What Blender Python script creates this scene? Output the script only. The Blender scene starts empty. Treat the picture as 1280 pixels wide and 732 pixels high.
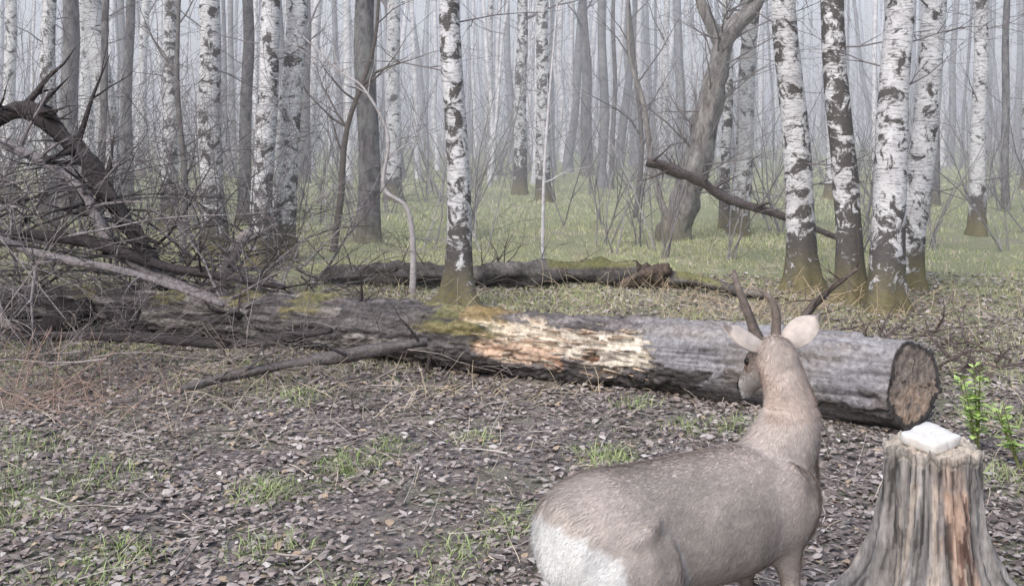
import bpy, math, random
import numpy as np
from mathutils import Vector, noise, Matrix
random.seed(7); rng=np.random.default_rng(7)
sc=bpy.context.scene
# ---------------------------------------------------------------- helpers
def hgt(x,y):
    return (.022*np.sin(1.3*x+.5)*np.cos(1.1*y)+.016*np.sin(2.9*x+1.7*y)+.010*np.sin(6.1*x-4.3*y)
            +.006*np.sin(13*x+3)*np.sin(11*y)+.10*np.sin(.21*x+1)*np.sin(.17*y)*np.clip((y-9)/20,0,1))
def H(x,y): return float(hgt(x,y))
def link(o): sc.collection.objects.link(o); return o
def np_mesh(name,V,F,C,mat,smooth=False):
    V=np.asarray(V,dtype=np.float32).reshape(-1,3); F=np.asarray(F,dtype=np.int32)
    k=F.shape[1]; me=bpy.data.meshes.new(name)
    me.vertices.add(len(V)); me.vertices.foreach_set('co',V.ravel())
    me.loops.add(F.size); me.loops.foreach_set('vertex_index',F.ravel())
    me.polygons.add(len(F)); me.polygons.foreach_set('loop_start',np.arange(0,F.size,k,dtype=np.int32))
    me.polygons.foreach_set('loop_total',np.full(len(F),k,dtype=np.int32))
    me.update(calc_edges=True)
    if C is not None:
        C=np.asarray(C,dtype=np.float32); 
        if C.shape[1]==3: C=np.hstack([C,np.ones((len(C),1),dtype=np.float32)])
        a=me.color_attributes.new(name='Col',type='FLOAT_COLOR',domain='POINT'); a.data.foreach_set('color',C.ravel())
    me.polygons.foreach_set('use_smooth',np.full(len(F),smooth,dtype=bool))
    me.materials.append(mat); me.validate()
    return link(bpy.data.objects.new(name,me))
class MB:
    def __init__(s): s.v=[];s.f=[];s.c=[];s.m=[]
    def tube(s,pts,rads,n=6,col=(.3,.3,.3),mi=0,wob=0.0,cap=True,colf=None):
        pts=[Vector(p) for p in pts]; t0=(pts[1]-pts[0]).normalized(); u=t0.orthogonal().normalized()
        base=len(s.v); m=len(pts)
        for i,p in enumerate(pts):
            t=(pts[min(i+1,m-1)]-pts[max(i-1,0)]).normalized()
            u=(u-t*u.dot(t)).normalized(); w=t.cross(u)
            for k in range(n):
                a=2*math.pi*k/n; d=u*math.cos(a)+w*math.sin(a); r=rads[i]
                if wob: r*=1+wob*noise.noise(Vector((p.x*3+d.x*2,p.y*3+d.y*2,p.z*2.5+d.z)))+wob*.6*noise.noise(Vector((p.x*9+d.x*3,p.y*9+d.y*3,p.z*9+d.z*3)))
                q=p+d*r; s.v.append(q); s.c.append(colf(q,d,i) if colf else col)
        for i in range(m-1):
            for k in range(n):
                a=base+i*n+k;b=base+i*n+(k+1)%n
                s.f.append((a,b,b+n,a+n)); s.m.append(mi)
        if cap:
            s.f.append(tuple(base+k for k in reversed(range(n)))); s.m.append(mi)
            s.f.append(tuple(base+(m-1)*n+k for k in range(n))); s.m.append(mi)
    def rings(s,R,n=24,col=(.3,.3,.3)):
        base=len(s.v)
        for c,a_,b_ in R:
            for k in range(n):
                a=2*math.pi*k/n; s.v.append(Vector(c)+Vector(a_)*math.cos(a)+Vector(b_)*math.sin(a)); s.c.append(col)
        for i in range(len(R)-1):
            for k in range(n):
                a=base+i*n+k;b=base+i*n+(k+1)%n; s.f.append((a,b,b+n,a+n)); s.m.append(0)
        s.f.append(tuple(base+k for k in reversed(range(n)))); s.m.append(0)
        s.f.append(tuple(base+(len(R)-1)*n+k for k in range(n))); s.m.append(0)
    def build(s,name,mats,smooth=True,origin=None,parent=None):
        o=Vector(origin) if origin is not None else Vector((0,0,0))
        me=bpy.data.meshes.new(name); me.from_pydata([tuple(v-o) for v in s.v],[],s.f)
        a=me.color_attributes.new(name='Col',type='FLOAT_COLOR',domain='POINT')
        a.data.foreach_set('color',np.array([(c[0],c[1],c[2],1) for c in s.c],dtype=np.float32).ravel())
        me.polygons.foreach_set('use_smooth',[smooth]*len(me.polygons))
        me.polygons.foreach_set('material_index',s.m)
        for m in (mats if isinstance(mats,list) else [mats]): me.materials.append(m)
        ob=link(bpy.data.objects.new(name,me)); ob.location=o
        if parent: ob.parent=parent
        return ob
def nodes(name):
    m=bpy.data.materials.new(name); m.use_nodes=True; nt=m.node_tree; nt.nodes.clear()
    out=nt.nodes.new('ShaderNodeOutputMaterial'); b=nt.nodes.new('ShaderNodeBsdfPrincipled')
    nt.links.new(b.outputs[0],out.inputs[0]); return m,nt,b
def nz(nt,vec,scale,detail=4,rough=.55,dist=0):
    n=nt.nodes.new('ShaderNodeTexNoise'); n.inputs['Scale'].default_value=scale; n.inputs['Detail'].default_value=detail
    n.inputs['Roughness'].default_value=rough; n.inputs['Distortion'].default_value=dist
    if vec: nt.links.new(vec,n.inputs['Vector'])
    return n.outputs['Fac']
def mp(nt,vec,scale):
    n=nt.nodes.new('ShaderNodeMapping'); n.inputs['Scale'].default_value=scale; nt.links.new(vec,n.inputs['Vector']); return n.outputs[0]
def rmp(nt,fac,a,b,ca=0.,cb=1.):
    n=nt.nodes.new('ShaderNodeMapRange'); n.inputs[1].default_value=a;n.inputs[2].default_value=b;n.inputs[3].default_value=ca;n.inputs[4].default_value=cb
    nt.links.new(fac,n.inputs[0]); return n.outputs[0]
def mix(nt,fac,a,b,mode='MIX'):
    n=nt.nodes.new('ShaderNodeMix'); n.data_type='RGBA'; n.blend_type=mode
    for s,v in ((n.inputs[0],fac),(n.inputs[6],a),(n.inputs[7],b)):
        if isinstance(v,(int,float)): s.default_value=v
        elif isinstance(v,tuple): s.default_value=(*v,1)
        else: nt.links.new(v,s)
    return n.outputs[2]
def mth(nt,op,a,b):
    n=nt.nodes.new('ShaderNodeMath'); n.operation=op
    for s,v in ((n.inputs[0],a),(n.inputs[1],b)):
        if isinstance(v,(int,float)): s.default_value=v
        else: nt.links.new(v,s)
    return n.outputs[0]
def bump(nt,b,h,st,dist=.01):
    n=nt.nodes.new('ShaderNodeBump'); n.inputs['Strength'].default_value=st; n.inputs['Distance'].default_value=dist
    nt.links.new(h,n.inputs['Height']); nt.links.new(n.outputs[0],b.inputs['Normal'])
def ocoord(nt): return nt.nodes.new('ShaderNodeTexCoord').outputs['Object']
def vcol(name,rough=.85,scale=(20,20,20),lo=.65,hi=1.3,bmp=.4,bd=.01,spec=.3,trans=0):
    m,nt,b=nodes(name); at=nt.nodes.new('ShaderNodeAttribute'); at.attribute_name='Col'
    n=nz(nt,mp(nt,ocoord(nt),scale),1,5,.65); k=rmp(nt,n,.25,.75,lo,hi)
    cc=nt.nodes.new('ShaderNodeCombineColor'); 
    for i in range(3): nt.links.new(k,cc.inputs[i])
    nt.links.new(mix(nt,1.0,at.outputs['Color'],cc.outputs[0],'MULTIPLY'),b.inputs['Base Color'])
    b.inputs['Roughness'].default_value=rough; b.inputs['Specular IOR Level'].default_value=spec
    if bmp: bump(nt,b,n,bmp,bd)
    return m
# ---------------------------------------------------------------- materials
def birch_mat(name,white=(.84,.84,.87),th=.575,mossk=.7):
    m,nt,b=nodes(name); oc=ocoord(nt)
    oi=nt.nodes.new('ShaderNodeObjectInfo'); va=nt.nodes.new('ShaderNodeVectorMath'); va.operation='MULTIPLY_ADD'
    nt.links.new(oi.outputs['Random'],va.inputs[0]); va.inputs[1].default_value=(37,51,83); nt.links.new(oc,va.inputs[2]); oc2=va.outputs[0]
    big=nz(nt,mp(nt,oc2,(5.5,5.5,6.5)),1,6,.72,.6)
    sepn=nt.nodes.new('ShaderNodeSeparateXYZ'); nt.links.new(oc,sepn.inputs[0]); z=sepn.outputs[2]
    lowm=rmp(nt,z,0.1,1.0,.20,0.)
    rnd=mth(nt,'MULTIPLY',oi.outputs['Random'],.06)
    bigm=rmp(nt,mth(nt,'ADD',mth(nt,'ADD',big,lowm),rnd),th,th+.045)
    len_=rmp(nt,nz(nt,mp(nt,oc2,(9,9,60)),1,4,.65),.54,.62,0,.8)
    fine=nz(nt,mp(nt,oc2,(22,22,40)),1,6,.75)
    basec=mix(nt,rmp(nt,nz(nt,mp(nt,oc2,(2,2,5)),1,4),.35,.7),white,(white[0]*.74,white[1]*.73,white[2]*.74))
    basec=mix(nt,rmp(nt,fine,.48,.62,0,.6),basec,(.32,.31,.32))
    c=mix(nt,len_,basec,(.17,.16,.17)); darkc=mix(nt,fine,(.028,.026,.028),(.18,.165,.16))
    c=mix(nt,bigm,c,darkc)
    moss=mth(nt,'MULTIPLY',rmp(nt,z,.20,.55,1,0),rmp(nt,big,.35,.48))
    c=mix(nt,mth(nt,'MULTIPLY',moss,.85),c,mix(nt,fine,(.09,.08,.04),(.30,.26,.12)))
    nt.links.new(c,b.inputs['Base Color']); b.inputs['Roughness'].default_value=.7
    bump(nt,b,mth(nt,'SUBTRACT',fine,bigm),.6,.015); return m
M_birch=birch_mat('birch_bark',th=.568); M_birch_dk=birch_mat('old_birch_bark',th=.53)
def dark_bark(name,c1,c2):
    m,nt,b=nodes(name); oc=ocoord(nt); n=nz(nt,mp(nt,oc,(14,14,5)),1,6,.75,.8); l=nz(nt,mp(nt,oc,(3,3,2)),1,5,.7)
    c=mix(nt,rmp(nt,n,.38,.62),c1,c2); c=mix(nt,rmp(nt,l,.48,.62,0,.6),c,(.33,.34,.33))
    sp=nt.nodes.new('ShaderNodeSeparateXYZ'); nt.links.new(oc,sp.inputs[0])
    c=mix(nt,rmp(nt,sp.outputs[2],.0,.5,.7,0),c,(.17,.15,.06))
    nt.links.new(c,b.inputs['Base Color']); b.inputs['Roughness'].default_value=.9; bump(nt,b,n,.9,.02); return m
M_dark=dark_bark('aspen_bark',(.07,.065,.07),(.25,.235,.25))
M_grey=dark_bark('willow_bark',(.10,.09,.09),(.38,.35,.34))
M_twig=vcol('twig_bark',.9,(15,15,15),.6,1.4,.3)
M_wood=vcol('weathered_wood',.8,(32,32,32),.4,1.6,1.0,.016)
M_stump=vcol('stump_wood',.85,(50,50,9),.5,1.5,1.0,.012)
M_leaf=vcol('dry_leaf',.6,(60,60,60),.7,1.3,0)
M_grass=vcol('grass_blade',.6,(9,9,9),.75,1.25,0)
M_far=vcol('hazed_distant_bark',.9,(3,3,9),.55,1.4,0)
# ground
m,nt,b=nodes('forest_floor'); oc=ocoord(nt); M_ground=m
n1=nz(nt,oc,22,8,.75); n2=nz(nt,oc,7,5,.6); n3=nz(nt,oc,.75,4,.6); n4=nz(nt,oc,60,4,.7); n5=nz(nt,oc,1.9,4,.6)
c=mix(nt,rmp(nt,n1,.34,.64),(.15,.125,.125),(.48,.43,.42))
c=mix(nt,rmp(nt,n2,.45,.7,0,.5),c,(.31,.265,.25))
sp=nt.nodes.new('ShaderNodeSeparateXYZ'); nt.links.new(oc,sp.inputs[0])
tan=rmp(nt,mth(nt,'ADD',nz(nt,oc,1.1,5,.6),rmp(nt,sp.outputs[1],6.0,10,0,.22)),.54,.70,0,.65)
c=mix(nt,tan,c,mix(nt,n4,(.30,.26,.20),(.62,.56,.44)))
far=rmp(nt,sp.outputs[1],6.5,12,0,.25)
gm=rmp(nt,mth(nt,'ADD',mth(nt,'ADD',n3,far),mth(nt,'MULTIPLY',n1,.3)),.69,.86,0,.75)
c=mix(nt,gm,c,mix(nt,n4,(.22,.28,.10),(.52,.55,.28)))
sg=rmp(nt,mth(nt,'ADD',n5,mth(nt,'MULTIPLY',n4,.3)),.67,.80,0,.45)
c=mix(nt,sg,c,mix(nt,n4,(.20,.24,.12),(.38,.42,.24)))
nt.links.new(c,b.inputs['Base Color']); b.inputs['Roughness'].default_value=.75
bump(nt,b,mth(nt,'ADD',n1,mth(nt,'MULTIPLY',n4,.4)),1.0,.04)
# ---------------------------------------------------------------- ground sheet
def axis(lo,hi,step,far):
    a=list(np.arange(lo,hi,step)); s=step; x=a[-1]
    while x<far: s*=1.25; x+=s; a.append(x)
    s=step; x=lo; pre=[]
    while x>-far: s*=1.25; x-=s; pre.append(x)
    return np.array(pre[::-1]+a)
xs=axis(-9,9,.06,600); ys=axis(1.5,22,.06,600)
X,Y=np.meshgrid(xs,ys); Z=hgt(X,Y)
near=np.clip((24-Y)/10,0,1)
ZZ=np.array([noise.noise(Vector((x*4,y*4,0)))*.018+noise.noise(Vector((x*13,y*13,5)))*.009 for x,y in zip(X.ravel(),Y.ravel())]).reshape(X.shape)
Z=Z+ZZ*near
nx,ny=len(xs),len(ys); idx=np.arange(nx*ny).reshape(ny,nx)
F=np.stack([idx[:-1,:-1],idx[:-1,1:],idx[1:,1:],idx[1:,:-1]],-1).reshape(-1,4)
np_mesh('ground',np.stack([X,Y,Z],-1).reshape(-1,3),F,None,M_ground,True)
# ---------------------------------------------------------------- trees
def grow(mb,p,d,L,r,depth,col,mi=1,grav=.0,seg=5,wig=.25,n=5):
    pts=[p.copy()];rads=[r];q=p.copy();dd=d.normalized()
    for i in range(seg):
        dd=(dd+Vector((random.uniform(-wig,wig),random.uniform(-wig,wig),random.uniform(-wig,wig)+grav))).normalized()
        q=q+dd*L/seg; pts.append(q.copy()); rads.append(max(r*(1-(i+1)/(seg+.3)),.0018))
        if depth>0 and i<seg-0 and random.random()<.85:
            sd=(dd*.8+Vector((random.uniform(-1,1),random.uniform(-1,1),random.uniform(-.5,.8)))).normalized()
            grow(mb,q,sd,L*random.uniform(.3,.6),rads[-1]*.65,depth-1,col,mi,grav,max(3,seg-1),wig,max(3,n-1))
    mb.tube(pts,rads,n,col,mi,cap=False)
def tree(name,az,D,r,lean,mat,Ht=13,twigc=(.20,.18,.19),flare=1.0,low=5,limbs=6,bend=.1,leany=0.):
    x0=az*D; z0=H(x0,D)-.08; mb=MB(); seg=int(Ht/.22); ph=random.uniform(0,6); pts=[];rads=[]
    nl=random.randint(3,5); 
    for i in range(seg+1):
        z=Ht*i/seg
        x=x0+lean*z+bend*math.sin(z*.55+ph)*min(z/3,1)*.6+.02*math.sin(z*2.1+ph*2)*min(z/2,1)
        y=D+leany*z+bend*math.cos(z*.4+ph)*min(z/3,1)*.5
        pts.append(Vector((x,y,z0+z))); rads.append(r*(1-z/Ht*.75)*(1+.55*flare*math.exp(-z/.20)))
    n=18; base=len(mb.v)
    for i,p in enumerate(pts):
        z=Ht*i/seg
        for k in range(n):
            a=2*math.pi*k/n; ca,sa=math.cos(a),math.sin(a)
            rr=rads[i]*(1+.25*flare*math.exp(-z/.22)*math.cos(nl*a+ph)+.07*noise.noise(Vector((ca*1.5+az*50,sa*1.5,z*2.5)))+.07*noise.noise(Vector((ca*3+az*50,sa*3,z*7))))
            mb.v.append(Vector((p.x+ca*rr,p.y+sa*rr,p.z))); mb.c.append((.5,.5,.5))
    for i in range(len(pts)-1):
        for k in range(n):
            a=base+i*n+k;b_=base+i*n+(k+1)%n; mb.f.append((a,b_,b_+n,a+n)); mb.m.append(0)
    for j in range(limbs):
        z=random.uniform(4.0,Ht*.97); i=int(z/Ht*seg); a=random.uniform(0,6.28)
        grow(mb,pts[i],Vector((math.cos(a),math.sin(a),.9)),random.uniform(1.2,2.6)*(1.2-z/Ht*.5),rads[i]*.35,1,twigc,1,-.03,5,.25,4)
    for j in range(low):
        z=random.uniform(1.0,4.5); i=int(z/Ht*seg); a=random.uniform(0,6.28)
        grow(mb,pts[i],Vector((math.cos(a),math.sin(a),random.uniform(-.1,.7))),random.uniform(.5,1.6),.011,2 if D<14 else 1,twigc,1,-.02,5,.25,4)
    return mb.build(name,[mat,M_twig],origin=(x0,D,z0))
B='birch_tree'
for az,D,r,l,od in [(-.361,16.7,.18,-.086,0),(-.312,16.7,.13,0,1),(-.270,13.7,.155,-.025,0),(-.230,12.6,.13,.039,1),(-.211,13.0,.15,.055,0),
   (-.108,23,.18,-.012,0),(-.047,9.9,.112,-.018,0),(.007,26,.17,.02,1),(.029,23,.16,-.01,0),(.2055,16,.14,.071,0),(.193,17,.085,.017,1),
   (.266,10.85,.145,-.055,0),(.310,10.1,.125,-.053,1),(.339,9.7,.15,.038,0),(.357,11.1,.14,.117,0),(.424,16,.12,.02,0),(.14,33,.13,0,0),
   (-.46,22,.14,.01,0),(-.385,24,.17,-.02,0),(-.34,30,.15,.03,0),(.47,26,.15,.0,0),(-.02,34,.14,0,0),
   (-.62,15,.15,.02,0),(.56,14,.15,-.02,0),(.66,19,.16,0,0),(.29,24,.13,.03,0),(-.425,16,.12,.03,0)]:
    tree(B,az,D,r,l,M_birch_dk if od else M_birch,flare=(2.6 if abs(az+.047)<.001 else 1.2) if D<12 else .9,bend=.06)
A='aspen_tree'
for az,D,r,l in [(-.130,15,.16,0.0),(.068,34,.19,-.02),(.45,21,.08,0),(-.19,29,.17,0),(-.405,19,.17,.0),(-.245,18,.11,.01),(-.42,17,.12,-.03),(.09,28,.07,.02),(-.35,21,.11,.02),(.385,22,.09,0),(.21,25,.1,.02),(-.375,15.5,.06,.01)]:
    tree(A,az,D,r,l,M_dark,flare=.6,low=5)
# leaning forked willow
mb=MB(); D=15.2
def wp(az,z,dy=0): return Vector((az*(D+dy),D+dy,z))
def smooth_path(P,R,k=6):
    pts=[];rd=[]
    for i in range(len(P)-1):
        p0=Vector(P[max(i-1,0)]);p1=Vector(P[i]);p2=Vector(P[i+1]);p3=Vector(P[min(i+2,len(P)-1)])
        for j in range(k):
            t=j/k; pts.append(.5*((2*p1)+(p2-p0)*t+(2*p0-5*p1+4*p2-p3)*t*t+(3*p1-p0-3*p2+p3)*t**3)); rd.append(R[i]*(1-t)+R[i+1]*t)
    pts.append(Vector(P[-1])); rd.append(R[-1]); return pts,rd
p,r=smooth_path([wp(.146,-.1),wp(.152,.35),wp(.168,1.1),wp(.184,2.2),wp(.198,2.9),wp(.225,3.4),wp(.24,4.6),wp(.25,8)],[.28,.20,.17,.155,.13,.09,.07,.03]); mb.tube(p,r,16,(.2,.2,.2),0,.5)
p,r=smooth_path([wp(.192,2.6),wp(.178,3.1),wp(.165,3.7),wp(.15,4.8),wp(.14,8)],[.10,.07,.055,.045,.02]); mb.tube(p,r,10,(.2,.2,.2),0,.4)
p,r=smooth_path([wp(.150,.0),wp(.131,.8,.3),wp(.120,1.9,.4),wp(.106,2.8,.5),wp(.11,4.5,.5)],[.07,.045,.04,.03,.015]); mb.tube(p,r,8,(.2,.2,.2),0,.2)
for j in range(60):
    z=random.uniform(.6,4.5); a=random.uniform(0,6.28)
    grow(mb,wp(.165+.02*(z-1.2)*.8,z),Vector((math.cos(a),math.sin(a)*.6,random.uniform(-.2,.9))),random.uniform(.8,2.2),.016,2,(.22,.20,.20),1,.02)
mb.build('willow_tree',[M_grey,M_twig],origin=(.146*D,D,0))
# saplings
def sapling(name,P,R,col,br=4,L=.6):
    mb=MB(); p,r=smooth_path(P,R); mb.tube(p,r,7,col,0)
    for j in range(br):
        i=random.randint(len(p)//3,len(p)-2); grow(mb,p[i],Vector((random.uniform(-1,1),random.uniform(-.6,.6),.7)),L*random.uniform(.5,1.2),r[i]*.5,1,col,0)
    mb.build(name,M_twig,origin=P[0])
D=10.6
sapling('young_birch',[(-.091*D,D,-.02),(-.090*D,D,.45),(-.096*D,D,.85),(-.117*D,D,1.05),(-.113*D,D,1.55),(-.135*D,D,2.0),(-.155*D,D,2.15),(-.19*D,D,2.5)],[.034,.03,.024,.019,.016,.012,.01,.005],(.50,.47,.48),9,.7)
D=11.3
sapling('young_birch',[(.028*D,D,-.02),(.028*D,D,.6),(.030*D,D,1.3),(.036*D,D,2.2),(.045*D,D,3.4)],[.02,.019,.016,.012,.004],(.66,.64,.66),6,.5)
sapling('young_aspen',[(-.163*14,14,0),(-.156*14,14,.7),(-.15*14,14,1.6),(-.125*14,14,2.7),(-.12*14,14,4)],[.05,.045,.035,.025,.01],(.15,.13,.12),10,1.2)
sapling('young_aspen',[(-.300*13,13,0),(-.298*13,13,1),(-.305*13,13,2.2),(-.30*13,13,4)],[.045,.04,.03,.012],(.17,.16,.16),10,1.0)
sapling('young_aspen',[(.112*19,19,0),(.118*19,19,1.2),(.112*19,19,2.6),(.10*19,19,5)],[.05,.045,.035,.012],(.17,.16,.16),12,1.5)
# undergrowth
mb=MB()
for j in range(230):
    D=random.uniform(13,36); az=random.uniform(-.62,.62); x=az*D
    for k in range(random.randint(2,4)):
        g=random.uniform(.18,.40); grow(mb,Vector((x+random.uniform(-.1,.1),D,H(x,D)-.02)),Vector((random.uniform(-.45,.45),random.uniform(-.3,.3),1)),random.uniform(.8,3.2),.009+D*.0004,1,(g,g*.95,g*.98),0,.03,6,.16,4)
mb.build('undergrowth',M_twig)
# distant forest
mb=MB(); hz=Vector((.66,.69,.76))  # pale blue haze tone, blended into far trunk and twig colours
for j in range(850):
    D=28+75*random.random()**.85; az=random.uniform(-.75,.75); x=az*D
    t=random.random(); g=random.uniform(.65,.82) if t<.45 else random.uniform(.12,.32)
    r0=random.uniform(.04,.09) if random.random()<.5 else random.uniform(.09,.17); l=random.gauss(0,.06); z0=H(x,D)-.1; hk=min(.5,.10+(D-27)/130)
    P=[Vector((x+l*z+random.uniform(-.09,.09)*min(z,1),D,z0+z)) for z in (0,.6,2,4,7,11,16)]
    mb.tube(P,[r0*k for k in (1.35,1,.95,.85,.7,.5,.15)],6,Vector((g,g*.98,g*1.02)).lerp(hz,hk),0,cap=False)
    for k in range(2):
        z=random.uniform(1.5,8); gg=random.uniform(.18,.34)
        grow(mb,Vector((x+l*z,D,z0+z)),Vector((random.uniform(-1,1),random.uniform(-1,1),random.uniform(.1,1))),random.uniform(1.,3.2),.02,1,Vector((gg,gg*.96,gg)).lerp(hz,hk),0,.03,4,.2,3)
for j in range(900):
    D=random.uniform(34,80); x=random.uniform(-.75,.75)*D; g=random.uniform(.2,.4)
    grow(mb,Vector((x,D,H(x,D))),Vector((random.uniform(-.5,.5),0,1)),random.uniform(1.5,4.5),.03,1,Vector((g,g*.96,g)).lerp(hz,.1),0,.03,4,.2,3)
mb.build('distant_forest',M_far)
# ---------------------------------------------------------------- fallen log
def nn(x,y,z): return noise.noise(Vector((x,y,z)))
LP=[(2.22,6.08,.24),(1.3,6.62,.235),(.31,7.18,.215),(-1.4,8.04,.21),(-3.14,8.8,.18),(-4.9,9.6,.14)]; LR=[.25,.235,.215,.19,.15,.11]
P,R=smooth_path(LP,LR,130)
mb=MB(); n=144; m=len(P); up=Vector((0,0,1)); cutn=Vector((.62,-.78,.06)).normalized()
def lcol(x,a,s,q):
    ca,sa=math.cos(a),math.sin(a)
    st=nn(s*1.3,ca*7,sa*7)+.6*nn(s*4,ca*20,sa*20)
    rough=nn(s*5,ca*4,sa*4)+.5*nn(s*14,ca*9,sa*9); topness=sa
    e=.16*nn(s*3,ca*3,7)+.10*nn(s*9,ca*8,sa*8)+.08*nn(s*4,ca*22,sa*22)
    g=.23+.15*st+.08*rough; grey=Vector((g*1.0,g*.97,g*1.04))
    k=.085+.10*max(0,rough+.2)+.06*st; bark=Vector((k,k*.91,k*.92)); inset=0
    xx=x+e
    if xx>.84:
        c=grey; inset=.012
        pk=nn(s*1.7+3,ca*2,sa*2)+.5*nn(s*6,ca*6,sa*6)
        if pk>.10+.25*max(0,xx-1.2): c=bark*1.1; inset=.002
        if nn(s*2,ca*14,sa*14)>.36: c=c*.6; inset+=.003
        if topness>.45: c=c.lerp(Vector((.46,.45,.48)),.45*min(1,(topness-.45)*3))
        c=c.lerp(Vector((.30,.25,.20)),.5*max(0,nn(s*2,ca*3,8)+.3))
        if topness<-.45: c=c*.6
    elif xx>-.18:
        w=nn(s*4,ca*3+4,sa*3)+.5*nn(s*11,ca*9,sa*9)
        low=topness+.3*w+.15*e/.14
        if xx<.34:
            c=Vector((.58,.42,.32)) if low<.20 else Vector((.70,.61,.50))
            c=c*(1+.4*st)
            if low<-.35 and w>-.2: c=Vector((.38,.23,.17))*(1+.5*st)
        else:
            c=Vector((.72,.65,.56))*(1+.3*st)
            if w<-.22: c=Vector((.46,.40,.35))
            if low<-.30: c=bark*1.7
        inset=.040+.030*w+.012*st
        hole=((x-.58)/.055)**2+((topness+.05)/.17)**2
        if hole<1: c=Vector((.20,.12,.085)); inset+=.02
        if rough>.46: c=Vector((.20,.15,.12))
        if low<-.62: c=bark; inset=.004
        if topness>.88+.25*w: c=bark*1.5; inset=0.0
    else:
        c=bark
        if nn(s*1.5,ca*2,sa*2+30)>.22: c=Vector((.26,.24,.23))*(1+.6*rough)
    ms=0
    for x0,x1,th in ((-.60,.06,.25),(-1.62,-1.25,.35),(-2.1,-1.9,.5),(-2.75,-2.4,.4),(-3.5,-3.3,.4)):
        mid=(x0+x1)/2; hw=(x1-x0)/2; v=1-abs(xx-mid)/hw
        if v>0: ms=max(ms,min(.85,v*2)*max(0,min(1,(topness-th+.7*rough)*3)))
    mc=Vector((.23,.20,.09)) if rough>0 else Vector((.16,.16,.07))
    if x>-.3 and topness>.7: mc=Vector((.30,.22,.10))
    c=c.lerp(mc,ms)
    return c,inset,ms
acc=0
for i in range(m):
    p=P[i]; t=(P[min(i+1,m-1)]-P[max(i-1,0)]).normalized(); side=t.cross(up).normalized(); uu=side.cross(t).normalized()
    if i: acc+=(P[i]-P[i-1]).length
    for k in range(n):
        a=2*math.pi*k/n+math.pi/2; ca,sa=math.cos(a),math.sin(a)
        d=side*ca+uu*sa
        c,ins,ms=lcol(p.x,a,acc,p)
        bk=.026*nn(acc*6,ca*4,sa*4)+.020*nn(acc*20,ca*14,sa*14) if ins<.008 else .009*nn(acc*2,ca*5,sa*5)+.005*nn(acc*3,ca*22,sa*22)
        rr=R[i]*(1+.12*nn(acc*.9,ca*1.3,sa*1.3)+.07*nn(acc*2.5,ca*2,sa*2))-ins+bk+ms*.018
        q=p+d*rr
        if acc<.5:
            w=(1-acc/.5); off=-(d*rr).dot(cutn)/t.dot(cutn); q=q+t*off*w
        mb.v.append(q); mb.c.append(c)
for i in range(m-1):
    for k in range(n):
        a=i*n+k;b_=i*n+(k+1)%n; mb.f.append((a,a+n,b_+n,b_)); mb.m.append(0)
base=len(mb.v); c0=P[0]; rim=[mb.v[k].copy() for k in range(n)]; RN=18
for j in range(1,RN+1):
    f=1-j/(RN+.5)
    for k in range(n):
        a=2*math.pi*k/n+math.pi/2; q=c0+(rim[k]-c0)*f; ca,sa=math.cos(a),math.sin(a)
        crack=1 if abs(math.sin(a*2+.9*nn(f*4,ca,1)+.7))<.05+.03*nn(f*9,ca*3,sa*3) and f>.2 else 0
        q=q-cutn*(.008*(1-f)+.008*crack+.006*nn(q.x*20,q.z*20,1)+.003*nn(q.x*50,q.z*50,1))*min(1,(1-f)*8)
        v=.5+.6*nn(f*14,ca,sa)+.4*nn(q.x*30,q.y*30,q.z*30); c=Vector((.22,.175,.155)).lerp(Vector((.40,.33,.28)),v)
        if sa<-.05 and f<.85 and nn(ca*2,f*3,4)>-.25: c=c.lerp(Vector((.56,.40,.29)),.55*min(1,-sa+.2))
        if f>.84+.08*nn(ca*4,sa*4,1): c=Vector((.09,.078,.075))
        if crack: c*=.45
        mb.v.append(q); mb.c.append(c)
for k in range(n):
    b2=(k+1)%n; mb.f.append((k,b2,base+b2,base+k)); mb.m.append(0)
for j in range(RN-1):
    for k in range(n):
        a=base+j*n+k; b_=base+j*n+(k+1)%n; mb.f.append((a,b_,b_+n,a+n)); mb.m.append(0)
mb.f.append(tuple(base+(RN-1)*n+k for k in range(n))); mb.m.append(0)
for (x,y,z),d,L,r in [((-.55,7.45,.12),(-.05,-.35,-1),.34,.02),((-2.0,8.2,.2),(-.3,-.6,.5),.5,.03),((-1.1,7.85,.3),(.2,.1,1),.35,.02)]:
    grow(mb,Vector((x,y,z)),Vector(d),L,r,1,(.06,.05,.05),0,0,5,.2,7)
for j in range(80):
    x=random.uniform(-.15,.88); i=min(range(m),key=lambda i:abs(P[i].x-x)); t=(P[i+1]-P[i]).normalized()
    side=t.cross(up).normalized(); a=random.uniform(.62*math.pi,1.22*math.pi); d=side*math.cos(a)+up*math.sin(a)
    if d.y>0: d=Vector((d.x,-d.y,d.z))
    q=P[i]+d*(R[i]-.035); g=random.uniform(.8,1.2); cc=random.choice([(.66,.56,.44),(.58,.44,.34),(.40,.30,.23),(.70,.63,.54)])
    L=random.uniform(.05,.16); s_=random.choice((1,-1)); mb.tube([q,q+t*L*.5*s_+d*.012,q+t*L*s_+d*random.uniform(.014,.035)],[.009,.007,.001],4,tuple(v*g for v in cc))
for x,y,dx,L,r in ((-2.9,8.62,-.25,.32,.08),(-3.15,8.68,.5,.34,.07),(-3.35,8.75,-.6,.4,.10),(-3.6,8.85,.1,.35,.10),(-2.75,8.55,.6,.25,.05)):
    q=Vector((x,y,.20)); mb.tube([q,q+Vector((dx*.3,-.12,-.06)),q+Vector((dx*.6,-.18,-.16)),q+Vector((dx*.8,-.2,-.25))],[r,r*1.05,r*.8,r*.35],12,(.045,.038,.04),0,.7)
mb.build('fallen_log',M_wood)
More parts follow.
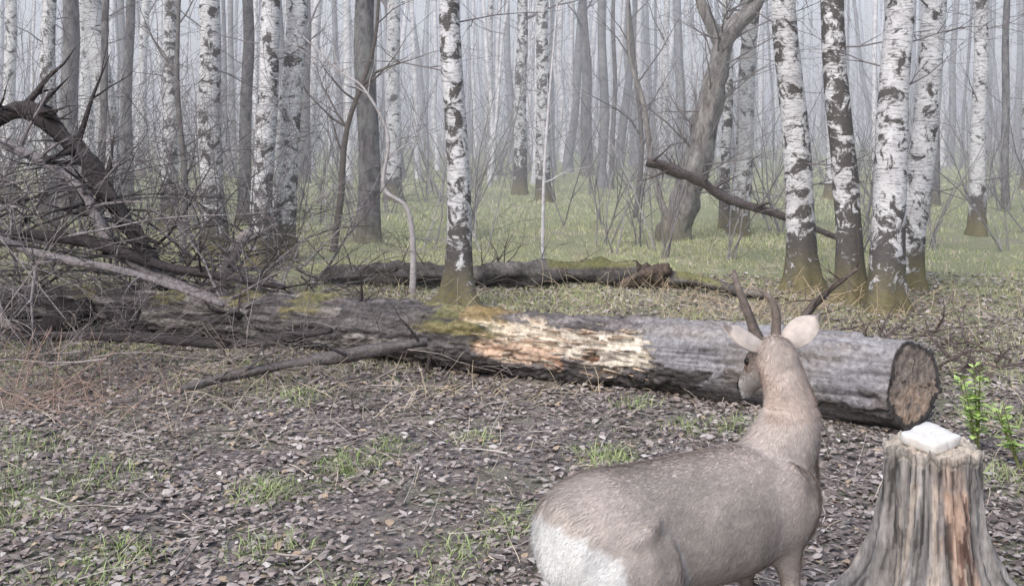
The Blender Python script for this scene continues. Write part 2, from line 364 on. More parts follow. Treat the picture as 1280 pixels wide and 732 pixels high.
# second log
mb=MB()
def l2c(q,d,i):
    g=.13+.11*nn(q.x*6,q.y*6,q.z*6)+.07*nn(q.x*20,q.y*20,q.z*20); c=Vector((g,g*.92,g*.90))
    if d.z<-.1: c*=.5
    if d.z>.35 and ((q.x>.35 and nn(q.x*3,q.y,4)>-.25) or nn(q.x*3,q.y,4)>.25): c=c.lerp(Vector((.22,.22,.08)),.65) if q.x<2 else c
    return c
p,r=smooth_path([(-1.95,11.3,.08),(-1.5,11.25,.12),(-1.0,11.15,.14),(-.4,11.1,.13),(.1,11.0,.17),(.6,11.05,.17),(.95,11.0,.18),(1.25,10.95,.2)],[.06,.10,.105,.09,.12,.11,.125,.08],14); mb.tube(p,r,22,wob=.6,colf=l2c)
def rc(q,d,i):
    g=.5+.8*nn(q.x*12,q.y*12,q.z*12); return Vector((.05,.042,.04)).lerp(Vector((.20,.15,.12)),max(0,min(1,g)))
for j in range(16):
    a=random.uniform(-.3,3.4); s=Vector((1.32+random.uniform(-.1,.2),11+random.uniform(-.08,.05),.10)); e=s+Vector((math.cos(a)*.28,-.1,abs(math.sin(a))*.16)); pp_,rr_=smooth_path([s,(s+e)/2+Vector((0,0,random.uniform(-.05,.08))),e+Vector((random.uniform(-.1,.1),0,-.06))],[.075,.06,.02],4); mb.tube(pp_,rr_,10,wob=.9,colf=rc)
p,r=smooth_path([(1.5,11,.12),(1.8,10.8,.12),(2.2,10.4,.06),(2.5,10.3,.03)],[.09,.06,.04,.02],8); mb.tube(p,r,10,wob=.6,colf=l2c)
for j in range(18):
    x=random.uniform(-1.9,1.2); grow(mb,Vector((x,11.1,.18)),Vector((random.uniform(-1,1),-.3,random.uniform(.2,1))),random.uniform(.2,.7),.01,1,(.14,.12,.11),0,0,4,.25,4)
mb.build('fallen_log',M_wood)
def stick(mb,P,R,col,wob=.3,br=0,n=9,L=.4):
    p,r=smooth_path(P,R,7); mb.tube(p,r,n,col,0,wob)
    for j in range(br):
        i=random.randint(1,len(p)-2); grow(mb,p[i],Vector((random.uniform(-1,1),random.uniform(-1,.3),random.uniform(-.3,.8))),L*random.uniform(.5,1.3),r[i]*.45,1,col,0,0,4,.25,4)
mb=MB(); stick(mb,[(1.55,12.6,1.22),(1.9,12.62,1.12),(2.2,12.7,.98),(2.55,12.8,.76),(3.1,12.9,.60),(3.85,12.8,.30)],[.045,.06,.05,.06,.045,.03],(.12,.10,.10),.7,10); mb.build('fallen_branch',M_wood)
mb=MB(); stick(mb,[(2.1,8.4,.0),(2.3,8.7,.12),(2.6,9.1,.26),(2.95,9.3,.46)],[.025,.032,.028,.012],(.15,.12,.105),.6,8)
for j in range(34):
    grow(mb,Vector((3.1+random.uniform(-.5,.5),8.2+random.uniform(-1.2,.6),.03)),Vector((random.uniform(-1,1),random.uniform(-1,1),random.uniform(0,.6))),random.uniform(.2,.6),.014,1,(.14,.11,.105),0,0,4,.3,4)
mb.build('fallen_branch',M_wood)
# ---------------------------------------------------------------- brush pile
mb=MB(); dk=(.065,.055,.057); gy=(.27,.245,.255)
stick(mb,[(-4.6,9.6,1.65),(-4.2,9.5,1.78),(-3.85,9.45,1.55),(-3.5,9.4,1.15),(-3.15,9.2,.70),(-2.7,8.9,.30)],[.07,.09,.075,.07,.06,.05],dk,.7,22,10,.8)
stick(mb,[(-4.3,9.3,1.5),(-3.7,9.2,1.2),(-3.2,8.9,.65),(-2.6,8.6,.40),(-1.95,8.1,.28)],[.04,.05,.05,.045,.025],gy,.5,14,9,.7)
stick(mb,[(-2.02,6.7,.06),(-1.55,6.9,.14),(-1.05,7.0,.20),(-.55,7.1,.27)],[.02,.03,.034,.028],(.15,.135,.135),.6,5,9,.4)
stick(mb,[(-3.6,7.9,.15),(-2.7,7.6,.2),(-1.9,7.5,.17),(-1.2,7.3,.30)],[.03,.035,.03,.02],dk,.3,6)
stick(mb,[(-4.8,9.3,.75),(-3.6,9.0,.72),(-2.7,8.6,.55),(-1.7,8.2,.45)],[.05,.045,.04,.02],dk,.3,12)
stick(mb,[(-4.6,8.8,.95),(-3.7,8.6,.65),(-2.9,8.3,.55),(-2.1,8.0,.35)],[.04,.035,.03,.02],gy,.3,12)
stick(mb,[(-2.6,9.6,.1),(-2.45,9.5,.45),(-2.25,9.4,.75)],[.07,.06,.04],(.38,.34,.34),.5,4)
stick(mb,[(-4.3,8.6,.5),(-3.8,8.2,.2),(-3.3,7.8,.05)],[.04,.035,.02],(.32,.27,.25),.3,5)
for j in range(220):
    D=random.uniform(7.4,10.3); x=random.uniform(-5.6,-1.8); z=random.uniform(.05,1.25)*max(.15,min(1,(-x-1.3)/2.2)); a=random.gauss(-.15,.6)
    if D<8.8 and x>-3.3: D+=1.3
    s=random.choice((1,1,-1)); g=random.choice([.06,.09,.15,.24,.38])
    grow(mb,Vector((x,D,z)),Vector((s*math.cos(a),random.uniform(-.3,.4),math.sin(a))),random.uniform(.6,2.0),random.uniform(.006,.016),2,(g,g*.91,g*.94),0,-.03,6,.18,5)
for j in range(44):
    D=random.uniform(6.4,7.6); x=random.uniform(-3.8,-.6); g=random.choice([.12,.22,.34,.46]); a=random.gauss(.15,.4); s=random.choice((1,1,-1))
    grow(mb,Vector((x,D,random.uniform(.03,.2))),Vector((s*math.cos(a),random.uniform(-.2,.5),math.sin(a))),random.uniform(.5,1.3),random.uniform(.004,.010),2,(g,g*.88,g*.86),0,-.04,6,.18,4)
for j in range(34):
    D=random.uniform(9,11); grow(mb,Vector((random.uniform(-5.4,-2.0),D,.4)),Vector((random.uniform(-.6,.6),0,1)),random.uniform(1,2.4),.010,2,(.24,.215,.225),0,.0,6,.2,4)
mb.build('brush_pile',M_wood)
mb=MB()
def stalks(cx,cy,sx,sy,N,L,col):
    for j in range(N):
        x=random.gauss(cx,sx);y=random.gauss(cy,sy); k=random.uniform(.7,1.4); c=(col[0]*k,col[1]*k,col[2]*k)
        grow(mb,Vector((x,y,H(x,y))),Vector((random.uniform(-1,1),random.uniform(-.7,.7),random.uniform(.3,1.2))),random.uniform(.5,1.2)*L,.003,0,c,0,-.12,5,.18,3)
stalks(-2.6,6.6,.3,.25,110,.45,(.44,.31,.26)); stalks(-3.4,6.5,.6,.4,70,.45,(.48,.40,.34)); stalks(-1.9,7.2,.5,.25,80,.35,(.46,.38,.32)); stalks(-2.2,6.2,.9,.4,80,.3,(.54,.47,.38))
stalks(-.2,6.8,.5,.2,60,.22,(.58,.49,.35)); stalks(2.3,9.8,.8,.6,200,.35,(.58,.46,.32)); stalks(3.7,9.3,1,.8,200,.3,(.52,.44,.31)); stalks(1.5,10.5,1,.8,160,.3,(.58,.49,.35)); stalks(-1.3,9.3,1.2,.7,200,.28,(.56,.48,.35)); stalks(1.4,7.6,.9,.4,120,.22,(.56,.48,.34)); stalks(-2.6,10.5,1.2,1,200,.35,(.52,.44,.32)); stalks(0,12.5,3,1.2,260,.3,(.56,.49,.34)); stalks(0,5.2,2.2,1.0,260,.14,(.58,.51,.42))
mb.build('dry_weeds',M_twig)
mb=MB()
for j in range(1000):
    D=3+14*random.random()**1.2; x=random.uniform(-.6,.6)*D; a=random.uniform(0,6.28); g=random.choice([.12,.24,.4,.6])
    grow(mb,Vector((x,D,H(x,D)+.018)),Vector((math.cos(a),math.sin(a),.02)),random.uniform(.08,.5),random.uniform(.002,.006),1 if random.random()<.3 else 0,(g,g*.90,g*.84),0,-.0,4,.12,4)
mb.build('fallen_twigs',M_twig)
# ---------------------------------------------------------------- leaf litter
def gnoise(x,y): return np.sin(.9*x+1.7)*np.sin(.7*y+.3)+.6*np.sin(2.3*x-1.1*y)+.5*np.sin(4.7*x+3.9*y+1)
N=110000
Yl=2.9+9*rng.random(N)**1.25; Xl=(rng.random(N)*2-1)*(.55*Yl+.6)
kp=gnoise(Xl*1.3+4,Yl*1.3)+rng.normal(0,1.0,N)<1.7; Xl=Xl[kp];Yl=Yl[kp];N=len(Xl)
Zl=hgt(Xl,Yl)+rng.random(N)*.016+.004
S=(.007+.017*rng.random(N)**1.7)*(1+Yl*.03); A=rng.random(N)*6.283
fx=np.stack([np.cos(A),np.sin(A),rng.normal(0,.18,N)],1)*S[:,None]; gx=np.stack([-np.sin(A),np.cos(A),rng.normal(0,.18,N)],1)*S[:,None]*(.45+.45*rng.random(N))[:,None]
cpt=np.stack([Xl,Yl,Zl],1); lift=np.zeros((N,3)); lift[:,2]=S*(.5*rng.random(N)-.05)
V=np.stack([cpt-fx,cpt-fx*.35+gx*.9+lift,cpt+fx*.4+gx*.7+lift,cpt+fx*1.1+lift*.5,cpt+fx*.4-gx*.7+lift,cpt-fx*.35-gx*.9+lift],1).reshape(-1,3)
i0=np.arange(N)*6; F=np.stack([np.stack([i0,i0+1,i0+5],1),np.stack([i0+1,i0+2,i0+5],1),np.stack([i0+2,i0+4,i0+5],1),np.stack([i0+2,i0+3,i0+4],1)],1).reshape(-1,3)
pal=np.array([(.16,.13,.125),(.23,.19,.178),(.31,.26,.245),(.39,.34,.32),(.48,.43,.41),(.62,.57,.55),(.44,.34,.25),(.13,.11,.11)])
ci=rng.choice(len(pal),N,p=[.13,.19,.22,.19,.13,.04,.05,.05]); C=np.repeat(pal[ci]*(.8+.4*rng.random((N,1))),6,0)
np_mesh('leaf_litter',V,F,C,M_leaf)
# ---------------------------------------------------------------- grass
def blades(x,y,h,w,col,lean):
    n=len(x); a=rng.random(n)*6.283; la=rng.random(n)*6.283; z=hgt(x,y)-.005
    b0=np.stack([x,y,z],1); sd=np.stack([np.cos(a),np.sin(a),np.zeros(n)],1)*w[:,None]
    ln=np.stack([np.cos(la),np.sin(la),np.zeros(n)],1)*(h*lean)[:,None]; upv=np.zeros((n,3)); upv[:,2]=h
    mid=b0+upv*.55+ln*.3; tip=b0+upv*(1-.25*lean)[:,None]+ln
    V=np.stack([b0-sd,b0+sd,mid-sd*.8,mid+sd*.8,tip],1).reshape(-1,3); i=np.arange(n)*5
    F=np.stack([np.stack([i,i+1,i+3],1),np.stack([i,i+3,i+2],1),np.stack([i+2,i+3,i+4],1)],1).reshape(-1,3)
    return V,F,np.repeat(col,5,0)
VV=[];FF=[];CC=[];off=0
def add(V,F,C):
    global off
    VV.append(V);FF.append(F+off);CC.append(C);off+=len(V)
tufts=[(-1.15,5.05,.12,1.1),(-.80,5.4,.12,.9),(-.62,5.65,.08,.6),(-.2,5.8,.10,.5),(.46,5.5,.12,1.1),(.04,4.55,.12,.8),(-1.52,4.25,.12,.9),(-1.95,5.3,.18,.6),(-2.6,5.6,.22,.7),(-1.0,4.35,.12,.6),(-.22,4.3,.10,.6),(1.25,5.9,.10,.5),(.98,6.0,.1,.5),(-1.3,6.6,.12,.5),(.7,6.4,.1,.4),(-2.1,4.7,.2,.5),(2.3,5.2,.15,.6),(-.3,3.9,.12,.6),(.6,4.6,.1,.4),(-2.35,5.0,.15,.6),(2.75,6.3,.2,.6),(-1.6,3.9,.18,.5),(-.6,4.0,.1,.4)]
for x,y,s,k in tufts:
    n=int(430*k*(s/.13)); xx=rng.normal(x,s*1.0,n); yy=rng.normal(y,s*1.2,n)
    h=(.03+.10*rng.random(n)**1.3)*np.exp(-((xx-x)**2+(yy-y)**2)/(s*s*4)); t=rng.random((n,1))
    add(*blades(xx,yy,h,.0016+.0016*rng.random(n),np.array([.24,.34,.12])*(1-t)+np.array([.50,.56,.30])*t,.5+1.1*rng.random(n)))
def field(N,y0,y1,thr,hm,w0,c1,c2,xf=.58):
    y=y0+(y1-y0)*rng.random(N); x=(rng.random(N)*2-1)*(xf*y+.5); k=gnoise(x,y)+rng.normal(0,.5,N)>thr; x=x[k];y=y[k];n=len(x)
    t=rng.random((n,1)); add(*blades(x,y,hm*(.4+.8*rng.random(n)),w0*(.7+.6*rng.random(n))*(y/8),np.array(c1)*(1-t)+np.array(c2)*t,.3+.8*rng.random(n)))
field(42000,3,9,.45,.035,.0018,(.27,.33,.15),(.52,.55,.34)); field(34000,3,9,.0,.035,.0018,(.42,.36,.28),(.66,.59,.48))
field(85000,6.8,17,-.1,.06,.0026,(.33,.39,.17),(.58,.62,.35)); field(60000,7.5,17,-.5,.06,.0024,(.48,.43,.33),(.68,.62,.49))
field(55000,14,38,-.6,.09,.0028,(.37,.43,.18),(.62,.66,.40)); field(40000,14,40,-.5,.10,.0026,(.48,.44,.33),(.68,.63,.49))
np_mesh('grass',np.concatenate(VV),np.concatenate(FF),np.concatenate(CC),M_grass)
mb=MB()
def leafy(mb,x,y,hh,n):
    z=H(x,y)
    for s in range(5):
        tx=x+random.uniform(-.12,.12); ty=y+random.uniform(-.1,.1); h2=hh*random.uniform(.6,1)
        mb.tube([(x,y,z),((x+tx)/2,(y+ty)/2,z+h2*.5),(tx,ty,z+h2)],[.005,.004,.002],4,(.15,.17,.06))
        for k in range(n):
            t=random.uniform(.25,1); c=Vector((x+(tx-x)*t,y+(ty-y)*t,z+h2*t)); a=random.uniform(0,6.28); L=random.uniform(.04,.075)
            d=Vector((math.cos(a),math.sin(a),random.uniform(-.1,.9))).normalized(); sd=d.cross(Vector((0,0,1))).normalized()*L*.28; b0=len(mb.v); kk=random.uniform(.7,1.3)
            for q in (c,c+d*L*.5+sd,c+d*L+Vector((0,0,-.008)),c+d*L*.5-sd): mb.v.append(q); mb.c.append((.42*kk,.56*kk,.20*kk))
            mb.f.append((b0,b0+1,b0+2,b0+3)); mb.m.append(0)
leafy(mb,2.40,5.65,.52,28); leafy(mb,2.5,5.4,.36,20); mb.build('elder_sapling',M_grass,False)
# ---------------------------------------------------------------- stump
mb=MB(); n=200; SX,SY=1.50,3.92; HS=.60; rows=80
lobes=[(-2.2,.20,.32),(-1.35,.10,.28),(-.45,.27,.30),(.5,.15,.4),(1.5,.13,.4),(2.9,.22,.30)]
def scol(a,t,f):
    ca,sa=math.cos(a),math.sin(a)
    s1=nn(ca*5,sa*5,t*1.6); s2=nn(ca*16,sa*16,t*3.0+4)+.5*nn(ca*30,sa*30,t*5)
    g=.30+.18*s2+.11*s1; c=Vector((g,g*.94,g*.92))
    a2=a+.25*nn(t*3,1,2)+.12*nn(t*9,5,2)
    front=math.exp(-((a2+1.35)/.45)**2)
    fr=front+.6*s1+.25*s2
    if fr>.35:
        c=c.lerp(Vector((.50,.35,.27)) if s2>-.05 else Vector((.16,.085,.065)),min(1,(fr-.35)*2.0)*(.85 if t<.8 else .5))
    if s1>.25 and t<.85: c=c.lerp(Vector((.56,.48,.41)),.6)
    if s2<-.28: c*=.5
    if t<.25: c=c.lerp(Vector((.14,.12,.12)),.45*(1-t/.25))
    if t>.93: c=c.lerp(Vector((.5,.45,.40)),.5)
    return c
for j in range(rows+1):
    t=j/rows; z=HS*t
    for k in range(n):
        a=2*math.pi*k/n-math.pi; fl=0; ca,sa=math.cos(a),math.sin(a)
        for la,amp,w in lobes:
            da=(a-la+math.pi)%(2*math.pi)-math.pi; fl+=amp*math.exp(-(da/w)**2)
        r=.140+.02*(1-t)+(fl*1.1+.05)*math.exp(-t*5.2)+fl*.12*math.exp(-t*1.6)
        s1=nn(ca*3,sa*3,t*1.2); s2=nn(ca*11,sa*11,t*2.0)
        r+=.024*s1+.018*s2-.016*max(0,nn(ca*20,sa*20,t*2.5))+.006*nn(ca*9,sa*9,t*18)
        if t>.95: r+=.008+.008*nn(ca*6,sa*6,3)
        zt=z+(.026*nn(ca*4,sa*4,9)+.016*nn(ca*13,sa*13,2))*max(0,(t-.7)/.3)
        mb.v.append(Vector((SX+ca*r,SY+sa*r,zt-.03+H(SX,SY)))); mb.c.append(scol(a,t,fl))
for j in range(rows):
    for k in range(n):
        a=j*n+k;b_=j*n+(k+1)%n; mb.f.append((a,b_,b_+n,a+n)); mb.m.append(0)
base=len(mb.v); last=rows*n; cen=Vector((SX,SY,HS-.03))
for j in range(1,13):
    f=1-j/12.5
    for k in range(n):
        q0=mb.v[last+k]; q=cen+(q0-cen)*f; q.z=cen.z+(q0.z-cen.z)*f-.004+.006*nn(q.x*30,q.y*30,1)
        v=.5+.5*nn(f*13,math.cos(k*.04),2)+.3*nn(q.x*60,q.y*60,4); mb.v.append(q); mb.c.append(Vector((.40,.34,.29)).lerp(Vector((.62,.56,.49)),v))
for k in range(n):
    k2=(k+1)%n; mb.f.append((last+k,last+k2,base+k2,base+k)); mb.m.append(0)
for j in range(11):
    for k in range(n):
        a=base+j*n+k;b_=base+j*n+(k+1)%n; mb.f.append((a,b_,b_+n,a+n)); mb.m.append(0)
mb.f.append(tuple(base+11*n+k for k in range(n))); mb.m.append(0)
mb.build('tree_stump',M_stump,origin=(SX,SY,0))
m,nt,b=nodes('mineral_salt'); n_=nz(nt,ocoord(nt),40,5,.6); nt.links.new(mix(nt,rmp(nt,n_,.3,.7),(.74,.70,.66),(.88,.88,.88)),b.inputs['Base Color']); b.inputs['Roughness'].default_value=.45; b.inputs['Subsurface Weight'].default_value=.1; bump(nt,b,n_,.3,.005); M_salt=m
mb=MB(); n=64; prof=[(0,.90),(.004,.95),(.014,.98),(.030,.98),(.038,.955),(.041,.90),(.041,.6),(.040,.3),(.039,.05)]
for z,s in prof:
    for k in range(n):
        a=2*math.pi*k/n; ca,sa=math.cos(a),math.sin(a); r=1/((abs(ca)**9+abs(sa)**9)**(1/9))*s
        x=.080*r*ca;y=.075*r*sa; x+=.010*nn(ca*2,sa*2,z*12); y+=.010*nn(ca*2,sa*2,z*12+5); zz=z+.006*nn(x*18,y*18,3)*(z>.03)
        q=Matrix.Rotation(.62,3,'Z')@Matrix.Rotation(-.10,3,'Y')@Matrix.Rotation(.12,3,'X')@Vector((x,y,zz)); mb.v.append(q+Vector((SX-.02,SY-.03,HS-.018+H(SX,SY)))); mb.c.append((.8,.8,.8))
for j in range(len(prof)-1):
    for k in range(n):
        a=j*n+k;b_=j*n+(k+1)%n; mb.f.append((a,b_,b_+n,a+n)); mb.m.append(0)
mb.f.append(tuple(reversed(range(n)))); mb.m.append(0); mb.f.append(tuple((len(prof)-1)*n+k for k in range(n))); mb.m.append(0)
mb.build('salt_lick_block',M_salt,origin=(SX,SY,HS))
# ---------------------------------------------------------------- roe deer
deer=link(bpy.data.objects.new('roe_deer',None)); 
heading=math.radians(34); deer.location=(.540,3.24,0); deer.rotation_euler=(0,0,heading); DS=1.10; deer.scale=(DS,DS,DS*.95)
mb=MB()
T=[(-.475,.54,.06,.08),(-.455,.535,.105,.12),(-.40,.535,.138,.145),(-.32,.535,.155,.16),(-.20,.52,.155,.165),(-.05,.50,.165,.18),(.10,.495,.165,.182),(.22,.50,.145,.175),(.31,.515,.12,.16),(.38,.545,.09,.13),(.43,.565,.055,.085)]
mb.rings([((x,0,z),(0,w,0),(0,0,h)) for x,z,w,h in T],32)
hb=Vector((.365,.05,.905))
p,r=smooth_path([(.26,0,.54),(.335,0,.64),(.375,.0,.73),(.38,.02,.81),(.365,.05,.905)],[.13,.105,.084,.068,.058],4)
R_=[]
for i,(q,rr) in enumerate(zip(p,r)):
    t=(p[min(i+1,len(p)-1)]-p[max(i-1,0)]).normalized(); sd=Vector((0,1,0)); fw=sd.cross(t).normalized(); R_.append((q,sd*rr*.88,fw*-rr*1.1))
mb.rings(R_,24)
yaw=math.radians(76); hd=Vector((math.cos(yaw)*.84,math.sin(yaw)*.84,-.54)).normalized(); hs=Vector((0,0,1)).cross(hd).normalized(); hu=hd.cross(hs).normalized()
def hp(f,s,u): return hb+(hd*f+hs*s+hu*u)*1.08
HR=[(-.045,.030,.035,0),(-.03,.050,.052,0),(.02,.056,.060,.0),(.07,.050,.054,-.004),(.11,.040,.043,-.010),(.15,.030,.032,-.016),(.185,.026,.027,-.020),(.205,.021,.021,-.022),(.215,.010,.010,-.022)]
mb.rings([(hp(f,0,u),hs*w*1.08,hu*h*1.08) for f,w,h,u in HR],24)
for s in (1,-1):
    mb.rings([(hp(f,s*.030,.018),hs*w,hu*w) for f,w in ((.03,.005),(.045,.02),(.065,.024),(.085,.018),(.10,.004))],12)
    mb.tube(*smooth_path([(-.31,s*.075,.58),(-.27,s*.085,.47),(-.215,s*.088,.385),(-.29,s*.082,.315),(-.385,s*.08,.27),(-.375,s*.08,.16),(-.36,s*.08,.07),(-.345,s*.08,.01)],[.095,.088,.062,.036,.024,.016,.016,.018],4),16)
    mb.tube(*smooth_path([(.26,s*.075,.58),(.29,s*.09,.50),(.255,s*.09,.40),(.275,s*.085,.30),(.28,s*.083,.24),(.275,s*.08,.15),(.28,s*.08,.07),(.30,s*.08,.01)],[.070,.070,.046,.028,.023,.015,.016,.018],4),16)
    mb.rings([((x,s*.090,z),(0,w,0),(0,0,h)) for x,z,w,h in ((-.44,.48,.02,.03),(-.38,.48,.07,.11),(-.30,.48,.095,.15),(-.22,.46,.090,.14),(-.15,.43,.05,.08),(-.13,.42,.01,.02))],20)
    mb.rings([((x,s*.096,z),(0,w,0),(0,0,h)) for x,z,w,h in ((.13,.48,.02,.05),(.19,.50,.055,.12),(.26,.51,.065,.135),(.33,.51,.045,.10),(.38,.51,.01,.03))],20)
me=bpy.data.meshes.new('tmp'); me.from_pydata([tuple(v) for v in mb.v],[],mb.f); tmp=link(bpy.data.objects.new('tmp',me))
rm=tmp.modifiers.new('r','REMESH'); rm.mode='VOXEL'; rm.voxel_size=.009
sm=tmp.modifiers.new('s','SMOOTH'); sm.factor=.6; sm.iterations=6
dg=bpy.context.evaluated_depsgraph_get(); ev=tmp.evaluated_get(dg); bm_=bpy.data.meshes.new_from_object(ev); bpy.data.objects.remove(tmp)
nv=len(bm_.vertices); co=np.empty(nv*3,dtype=np.float32); bm_.vertices.foreach_get('co',co); co=co.reshape(-1,3)
no=np.empty(nv*3,dtype=np.float32); bm_.vertices.foreach_get('normal',no); no=no.reshape(-1,3)
def dcol(q):
    x,y,z=q; n1=nn(x*7,y*7,z*7); n2=nn(x*22,y*22,z*22); n3=nn(x*60,y*60,z*60)
    c=Vector((.63,.565,.53))*(1+.20*n1+.12*n2+.12*n3)
    if nn(x*4+3,y*4,z*5)>.15: c*=.9
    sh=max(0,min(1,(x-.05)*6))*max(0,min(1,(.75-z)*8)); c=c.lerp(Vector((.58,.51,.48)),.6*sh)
    c=c.lerp(Vector((.58,.495,.455))*(1+.2*n2),.6*max(0,min(1,(z-.66)*8)))
    d=((x+.50)/.20)**2+(y/.28)**2+((z-.44)/.175)**2
    w=max(0,min(1,(1.0-d+.16*n2+.1*n3)*6)); c=c.lerp(Vector((.97,.96,.96)),w)
    if z<.40 and abs(y)<.06: c=c.lerp(Vector((.62,.57,.53)),.5)
    if z<.28: c=c.lerp(Vector((.24,.18,.15)),.6)
    if z<.035: c=Vector((.02,.018,.016))
    r=Vector(q)-hb; f=r.dot(hd)/1.08; u=r.dot(hu)/1.08; s=r.dot(hs)/1.08
    if z>.74 and abs(s)<.09:
        w2=max(0,min(1,(f+.03)*30)); h=Vector((.54,.44,.39))*(1+.2*n2)
        if f>.02 and abs(s)<.022 and u>.02: h=Vector((.20,.15,.13))
        if u<-.015: h=h.lerp(Vector((.72,.68,.65)),max(0,min(1,(f-.02)*15)))
        h=h.lerp(Vector((.70,.66,.64)),max(0,min(1,(f-.10)*30)))
        if f>.185: h=Vector((.05,.042,.042)) if u>-.03 else Vector((.78,.76,.73))
        c=c.lerp(h,w2)
    return c
C=np.array([dcol(q) for q in co],dtype=np.float32)
a=bm_.color_attributes.new(name='Col',type='FLOAT_COLOR',domain='POINT'); a.data.foreach_set('color',np.hstack([C,np.ones((nv,1),dtype=np.float32)]).ravel())
bm_.polygons.foreach_set('use_smooth',[True]*len(bm_.polygons))
M_fur=vcol('deer_fur',.95,(70,70,70),.85,1.12,.3,.004,.1); bm_.materials.clear(); bm_.materials.append(M_fur)
ob=link(bpy.data.objects.new('body',bm_)); ob.parent=deer
bm_.calc_loop_triangles(); nt_=len(bm_.loop_triangles); tri=np.empty(nt_*3,dtype=np.int32); bm_.loop_triangles.foreach_get('vertices',tri); tri=tri.reshape(-1,3)
e1=co[tri[:,1]]-co[tri[:,0]]; e2=co[tri[:,2]]-co[tri[:,0]]; ar=np.linalg.norm(np.cross(e1,e2),axis=1); ar[co[tri[:,0],2]<.2]*=.2
NF=160000; ti=rng.choice(nt_,NF,p=ar/ar.sum()); u=rng.random((NF,1));v=rng.random((NF,1)); fl=(u+v)>1; u=np.where(fl,1-u,u); v=np.where(fl,1-v,v)
pp=co[tri[ti,0]]+e1[ti]*u+e2[ti]*v; nr=no[tri[ti,0]]; base_d=np.tile(np.array([[-.9,0,-.45]]),(NF,1))
kz=np.clip((pp[:,2:3]-.60)/.15,0,1)*(pp[:,0:1]>.1); base_d=base_d*(1-kz)+np.array([[-.1,0,-1.0]])*kz; hdn=np.array(hd); hk=((pp-np.array(hb))@hdn>-.01)&(pp[:,2]>.76); base_d[hk]=-hdn
base_d=base_d+rng.normal(0,.25,(NF,3)); tg=base_d-nr*(base_d*nr).sum(1,keepdims=True); tg/=np.linalg.norm(tg,axis=1,keepdims=True)+1e-6
L=(.010+.016*rng.random((NF,1))); L[pp[:,2]<.35]*=.5; L[hk]*=.4; rp=pp[:,0]<-.42; L[rp]*=1.4
dirn=tg+nr*.32; dirn/=np.linalg.norm(dirn,axis=1,keepdims=True); sdv=np.cross(nr,dirn); sdv/=np.linalg.norm(sdv,axis=1,keepdims=True)+1e-6; sdv*=.0011
V=np.stack([pp-sdv,pp+sdv,pp+dirn*L],1).reshape(-1,3); F=np.arange(NF*3).reshape(-1,3)
fc=C[tri[ti,0]]*(.86+.36*rng.random((NF,1))); fc=np.clip(fc,0,.96); fo=np_mesh('fur_coat',V,F,np.repeat(fc,3,0),M_fur); fo.parent=deer
mb=MB()
def ear(s,d,L,W):
    d=d.normalized(); root=hp(-.005,s*.040,.030); face=(hd*.75+hs*s*.6+Vector((0,0,.1))); face=(face-d*face.dot(d)).normalized(); sd=d.cross(face).normalized(); nA,nB=14,9
    for side in (0,1):
        b0=len(mb.v)
        for i in range(nA+1):
            t=i/nA; w=W*(math.sin(math.pi*min(1,t*.78+.16))**.8)*(1 if t<.999 else .05)
            if t>.6: w*=1-((t-.6)/.4)**1.6*.85
            for k in range(nB):
                ss=-1+2*k/(nB-1); q=root+d*L*t+sd*ss*w+face*(.020*(1-ss*ss)*-1*(1-t*.5)+.002+side*.0045)*1.0
                mb.v.append(q); 
                inner=(.76,.71,.68) if abs(ss)<.75 else (.52,.46,.43); k_=1+.25*nn(q.x*40,q.y*40,q.z*40)
                oc_=(.60,.53,.49) if t<.85 else (.30,.26,.25)
                mb.c.append(inner if side==1 else tuple(v*k_ for v in oc_))
        for i in range(nA):
            for k in range(nB-1):
                a=b0+i*nB+k; mb.f.append((a,a+1,a+nB+1,a+nB)); mb.m.append(0)
ear(-1,-hs*1.05+Vector((0,0,.75)),.150,.042); ear(1,hs*1.05+Vector((0,0,.60)),.14,.038)
mb.build('ears',M_fur,parent=deer)
M_antler=vcol('antler_bone',.7,(60,60,60),.5,1.4,.8,.006)
mb=MB(); ac=(.19,.155,.14); zu=(hu*.35+Vector((0,0,.9))+hs*.26).normalized()
for s in (1,-1):
    r0=hp(.012,s*.026,.045); k=1.12 if s==1 else .82
    q=[r0,r0+zu*.04*k+hs*s*.008,r0+zu*.10*k+hs*s*.020-hd*.010,r0+zu*.16*k+hs*s*.022-hd*.002,r0+zu*.215*k+hs*s*.004+hd*.022]
    mb.tube(*smooth_path(q,[.019,.015,.0125,.0105,.005],5),10,ac,0,.35)
    mb.tube(*smooth_path([q[2],q[2]+hd*.026-hs*.012+zu*.022,q[2]+hd*.036-hs*.024+zu*.055],[.010,.008,.003],4),8,ac,0,.3)
    mb.tube([r0-hu*.006,r0+hu*.004,r0+hu*.010],[.014,.020,.013],12,ac,0,.5)
mb.build('antlers',M_antler,parent=deer)
m,nt,b=nodes('deer_eye'); n_=nz(nt,ocoord(nt),30); nt.links.new(mix(nt,n_,(.008,.006,.005),(.02,.012,.01)),b.inputs['Base Color']); b.inputs['Roughness'].default_value=.08
mb=MB()
for s in (1,-1):
    c0=hp(.065,s*.047,.012); mb.rings([(c0+hs*s*.012*math.cos(t),hd*.013*math.sin(t),hu*.012*math.sin(t)) for t in [0.05+i*.36 for i in range(9)]],14)
mb.build('eyes',m,parent=deer)
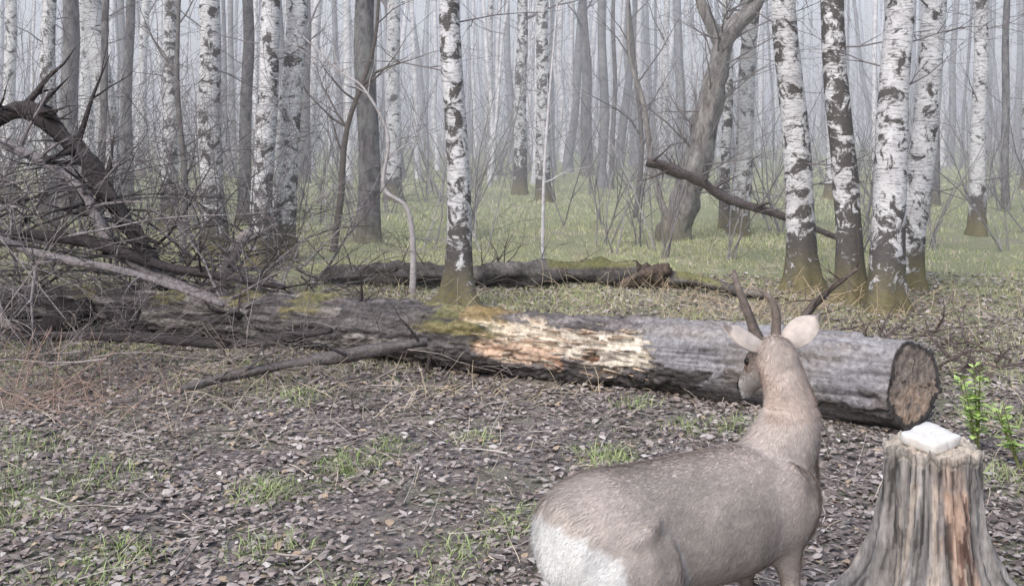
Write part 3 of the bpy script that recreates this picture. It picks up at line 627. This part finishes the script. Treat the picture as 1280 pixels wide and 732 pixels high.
# ---------------------------------------------------------------- mist
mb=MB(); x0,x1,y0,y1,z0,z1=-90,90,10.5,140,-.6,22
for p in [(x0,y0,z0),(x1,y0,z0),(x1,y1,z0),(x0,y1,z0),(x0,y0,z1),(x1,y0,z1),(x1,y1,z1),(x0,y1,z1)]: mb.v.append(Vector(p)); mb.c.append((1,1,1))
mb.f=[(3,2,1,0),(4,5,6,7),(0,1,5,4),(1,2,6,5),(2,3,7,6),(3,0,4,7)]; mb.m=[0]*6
m=bpy.data.materials.new('glowing_haze'); m.use_nodes=True; nt=m.node_tree; nt.nodes.clear(); o=nt.nodes.new('ShaderNodeOutputMaterial'); vs=nt.nodes.new('ShaderNodeVolumePrincipled')
vs.inputs['Color'].default_value=(.95,.95,1,1); vs.inputs['Density'].default_value=.0098; vs.inputs['Anisotropy'].default_value=0.0
vs.inputs['Emission Strength'].default_value=.0036; vs.inputs['Emission Color'].default_value=(.87,.88,1,1); nt.links.new(vs.outputs[0],o.inputs['Volume'])  # added volume glow stands in for light scattered repeatedly in the haze
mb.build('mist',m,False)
# ---------------------------------------------------------------- light
w=bpy.data.worlds.new('World'); sc.world=w; w.use_nodes=True; nt=w.node_tree; bg=nt.nodes['Background']
sk=nt.nodes.new('ShaderNodeTexSky'); sk.sky_type='NISHITA'; sk.sun_disc=False; sk.sun_elevation=math.radians(48); sk.sun_rotation=math.radians(-150); sk.dust_density=3; sk.air_density=1.2
nt.links.new(sk.outputs[0],bg.inputs[0]); bg.inputs[1].default_value=.15
sl=bpy.data.lights.new('sun','SUN'); sl.energy=2.3; sl.angle=math.radians(40); sl.color=(1,.97,.94); so=link(bpy.data.objects.new('sun',sl))
el=math.radians(48); azs=math.radians(-150); d=Vector((math.sin(azs)*math.cos(el),math.cos(azs)*math.cos(el),math.sin(el))); so.rotation_euler=d.to_track_quat('Z','Y').to_euler()
cam=bpy.data.cameras.new('camera'); cam.sensor_width=36; cam.lens=38.6; cam.shift_y=-.169; cam.clip_end=2000; cam.clip_start=.05
co_=link(bpy.data.objects.new('camera',cam)); co_.location=(0,0,1.7); co_.rotation_euler=(math.radians(90),0,0); sc.camera=co_
sc.view_settings.view_transform='Standard'; sc.view_settings.look='None'; sc.view_settings.exposure=0
